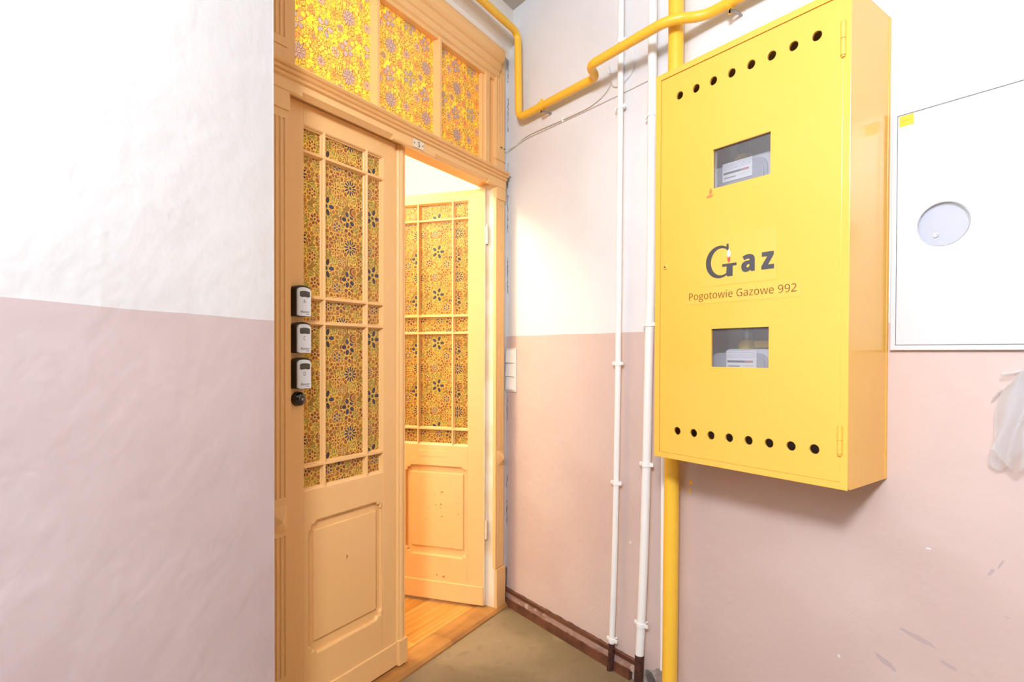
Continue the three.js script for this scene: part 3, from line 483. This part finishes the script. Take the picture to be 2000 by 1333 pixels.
function whitePipe(label, pts, r, foot, clamps, name = 'white_pipe') {
  const P = pts.map((p) => new THREE.Vector3(...p)), g = thing(name, label, 'pipe', [pts[0][0], 0, pts[0][2]]);
  put(g, 'pipe', tube(spline(P), r, 90, 20), M.pipeWhite);
  if (foot) put(g, 'rusty_foot', [tube(spline(foot.map((q) => new THREE.Vector3(...q))), r * 1.04, 24, 20)], M.rust, 'bare rusty brown foot');
  for (const [y, z] of clamps) put(g, 'pipe_clamp', clamp(g, [pts[0][0], y, z], r), M.pipeWhite);
}
whitePipe('thin white pipe nearest the door, rusty at its foot', [[-0.026, 0.115, 0.789], [-0.026, 0.5, 0.803], [-0.026, 1.2, 0.816], [-0.026, 1.9, 0.82], [-0.026, 2.5, 0.823], [-0.026, CEIL, 0.826]], 0.0122, [[-0.026, 0.118, 0.789], [-0.027, 0.05, 0.785], [-0.03, -0.02, 0.778]], [[0.132, 0.790], [1.30, 0.816], [2.36, 0.822], [2.63, 0.823], [0.80, 0.81]]);
whitePipe('thicker white pipe between the thin one and the yellow cabinet', [[-0.032, 0.135, 0.944], [-0.032, 0.4, 0.958], [-0.032, 0.9, 0.974], [-0.032, 1.35, 0.983], [-0.032, 1.62, 0.990], [-0.032, 2.1, 0.992], [-0.032, CEIL, 0.992]], 0.0172, [[-0.032, 0.138, 0.944], [-0.032, 0.05, 0.940], [-0.032, -0.02, 0.937]], [[0.262, 0.951], [0.905, 0.974], [1.455, 0.986], [2.27, 0.992]]);
whitePipe('short thin white pipe right beside the yellow riser below the cabinet', [[-0.022, 0.12, 1.050], [-0.022, 0.6, 1.049], [-0.022, 1.2, 1.049], [-0.022, 1.9, 1.049]], 0.0098, null, [[1.2, 1.049]]);
{
  const g = thing('wall_cable', 'thin grey double cable nailed along the wall from door frame to pipe', 'cable', [-0.004, 2.44, 0.4]);
  const wire = std({ color: 0xcdc4b6, roughness: 0.6 }), w0 = W(-0.078, 2.412, 0.014), w1 = W(-0.045, 2.412, 0.013);
  put(g, 'cable_strand', tube(spline([w0, w1, [-0.004, 2.421, 0.045], [-0.004, 2.443, 0.17], [-0.005, 2.442, 0.30], [-0.004, 2.436, 0.50], [-0.004, 2.438, 0.63], [-0.004, 2.462, 0.716], [-0.004, 2.50, 0.752], [-0.005, 2.53, 0.750], [-0.012, 2.562, 0.744]]), 0.0021, 120, 8), wire);
  put(g, 'cable_strand', tube(spline([[-0.003, 2.412, 0.02], [-0.0035, 2.432, 0.17], [-0.003, 2.431, 0.30], [-0.003, 2.428, 0.55], [-0.003, 2.427, 0.70], [-0.003, 2.427, 0.82], [-0.003, 2.428, 0.98]]), 0.0016, 90, 8), wire);
  for (const p of [w0, w1]) put(g, 'nail', [cyl(0.003, 0.006, [p.x, p.y, p.z], 'z')], M.shutter);
  put(g, 'cable_clip', [box(-0.008, 0, 2.427, 2.446, 0.44, 0.447, 0.001)], M.plastic);
}
{
  const g = group('light_switch', [0, 1.137, 0.045], -Math.PI / 2, { label: 'white triple rocker switch on the wall beside the door frame', category: 'switch' }, [0.045, 1.137, 0]);
  put(g, 'switch_plate', box(0.004, 0.090, 1.137, 1.367, 0, 0.007, 0.003), M.switchFrame);
  for (let k = 0; k < 3; k++) { const y = 1.1475 + k * 0.0715; put(g, 'rocker', exX([[0.005, y], [0.015, y + 0.001], [0.011, y + 0.0655], [0.005, y + 0.0665]], 0.010, 0.079), M.plastic); }
}
// ---------------------------------------------------------------- white electrical box
{
  const zA = 1.806, zB = 2.36, yA = 1.352, yB = 2.009;
  const g = group('electrical_box', [0, yA, (zA + zB) / 2], -Math.PI / 2, { label: 'white metal meter box with a round glass window right of the yellow cabinet', category: 'meter box' }, [(zA + zB) / 2, yA, 0]);
  const fr = shape(rect(zA, zB, yA, yB)); fr.holes.push(holeOf(rect(zA + 0.0125, zB - 0.0125, yA + 0.013, yB - 0.016).reverse()));
  put(g, 'frame', exZ(fr, 0, 0.0125, 0.0015), M.whiteSteel);
  const sh = shape(rect(zA + 0.0138, zB - 0.0138, yA + 0.0143, yB - 0.0173)); sh.holes.push(circ(1.924, 1.680, 0.0575));
  const d = put(g, 'box_door', exZ(sh, 0.002, 0.0115, 0.001), M.whiteSteel);
  put(d, 'porthole_glass', [cyl(0.059, 0.002, [1.924, 1.680, 0.006], 'z', 0.059, 48)], M.glass);
  const rg = new THREE.Shape(); rg.absarc(1.924, 1.680, 0.0600, 0, 6.2832, false); rg.holes.push(circ(1.924, 1.680, 0.0566));
  put(d, 'porthole_rim', exZ(rg, 0.009, 0.0130, 0.0006), M.greySteel);
  put(g, 'inner_back', box(zA + 0.02, zB - 0.02, yA + 0.02, yB - 0.02, 0.0003, 0.0014, 0), std({ color: 0xb6bac6, roughness: 0.5 }));
  put(g, 'meter_stud', [cyl(0.006, 0.003, [1.907, 1.655, 0.0035], 'z')], M.greySteel);
  const t = canvasTex(256, 160, (x, a, b) => { x.fillStyle = '#f2c23a'; x.fillRect(0, 0, a, b); x.fillStyle = '#d9ac34'; seed = 5; for (let q = 40; q < a - 60;) { const w = rr(8, 22); x.fillRect(q, b * 0.42, w, 22); q += w + 7; } });
  put(d, 'yellow_label', new THREE.BoxGeometry(0.034, 0.0285, 0.0004).translate(1.8405, 1.9755, 0.0117), std({ map: t, roughness: 0.4 }), null, true);
}
// ---------------------------------------------------------------- clear plastic bag hanging at the right
{
  const g = thing('plastic_bag', 'crumpled clear plastic bag hanging on the pink wall under the white box', 'bag', [-0.03, 1.08, 2.11]);
  const film = phy({ color: 0xf6f7f9, roughness: 0.3, transmission: 0.78, thickness: 0, side: THREE.DoubleSide, clearcoat: 0.6 });
  function sheet(n, m, f) { const p = [], id = []; for (let j = 0; j <= m; j++) for (let i = 0; i <= n; i++) p.push(...f(i / n, j / m)); for (let j = 0; j < m; j++) for (let i = 0; i < n; i++) { const a = j * (n + 1) + i; id.push(a, a + 1, a + n + 1, a + 1, a + n + 2, a + n + 1); } const q = new THREE.BufferGeometry(); q.setAttribute('position', new THREE.Float32BufferAttribute(p, 3)); q.setIndex(id); q.computeVertexNormals(); return plain(q.toNonIndexed()); }
  const body = (x0, amp, ph, spread) => sheet(48, 30, (s, t) => { const w = (0.012 + spread * Math.pow(Math.sin(Math.min(1, t * 1.25 + 0.12) * 1.6), 1.1)), a = (s - 0.5) * 2; return [x0 - 0.012 - amp * (0.5 + 0.5 * Math.sin(a * 9 + ph + t * 3)) * (0.25 + t) - 0.012 * Math.cos(a * 1.5), 1.312 - t * (0.215 - 0.03 * Math.sin(a * 5 + ph) + 0.014 * a * a), 2.108 + a * w + 0.006 * Math.sin(t * 8 + a * 4)]; });
  put(g, 'front_film', body(-0.016, 0.016, 0.4, 0.058), film);
  put(g, 'back_film', body(-0.002, 0.010, 2.1, 0.066), film);
  put(g, 'loose_flap', [sheet(14, 10, (s, t) => { const a = s - 0.5; return [-0.02 - 0.01 * Math.cos(a * 5) - 0.006 * Math.sin(t * 5), 1.300 - t * 0.062 + a * 0.024 * (0.5 + t), 2.098 - t * 0.066 + a * 0.016]; }), sheet(14, 10, (s, t) => { const a = s - 0.5; return [-0.026 - 0.008 * Math.cos(a * 5), 1.305 - t * 0.012 + a * 0.018 * (1 - t * 0.4), 2.100 - t * 0.052]; })], film);
  put(g, 'hook', [cyl(0.0025, 0.03, [-0.014, 1.312, 2.108], 'x')], M.steel);
}
scene.traverse((o) => { if (o.isMesh) { o.castShadow = o.castShadow !== false; o.receiveShadow = true; } });
renderer.render(scene, camera);
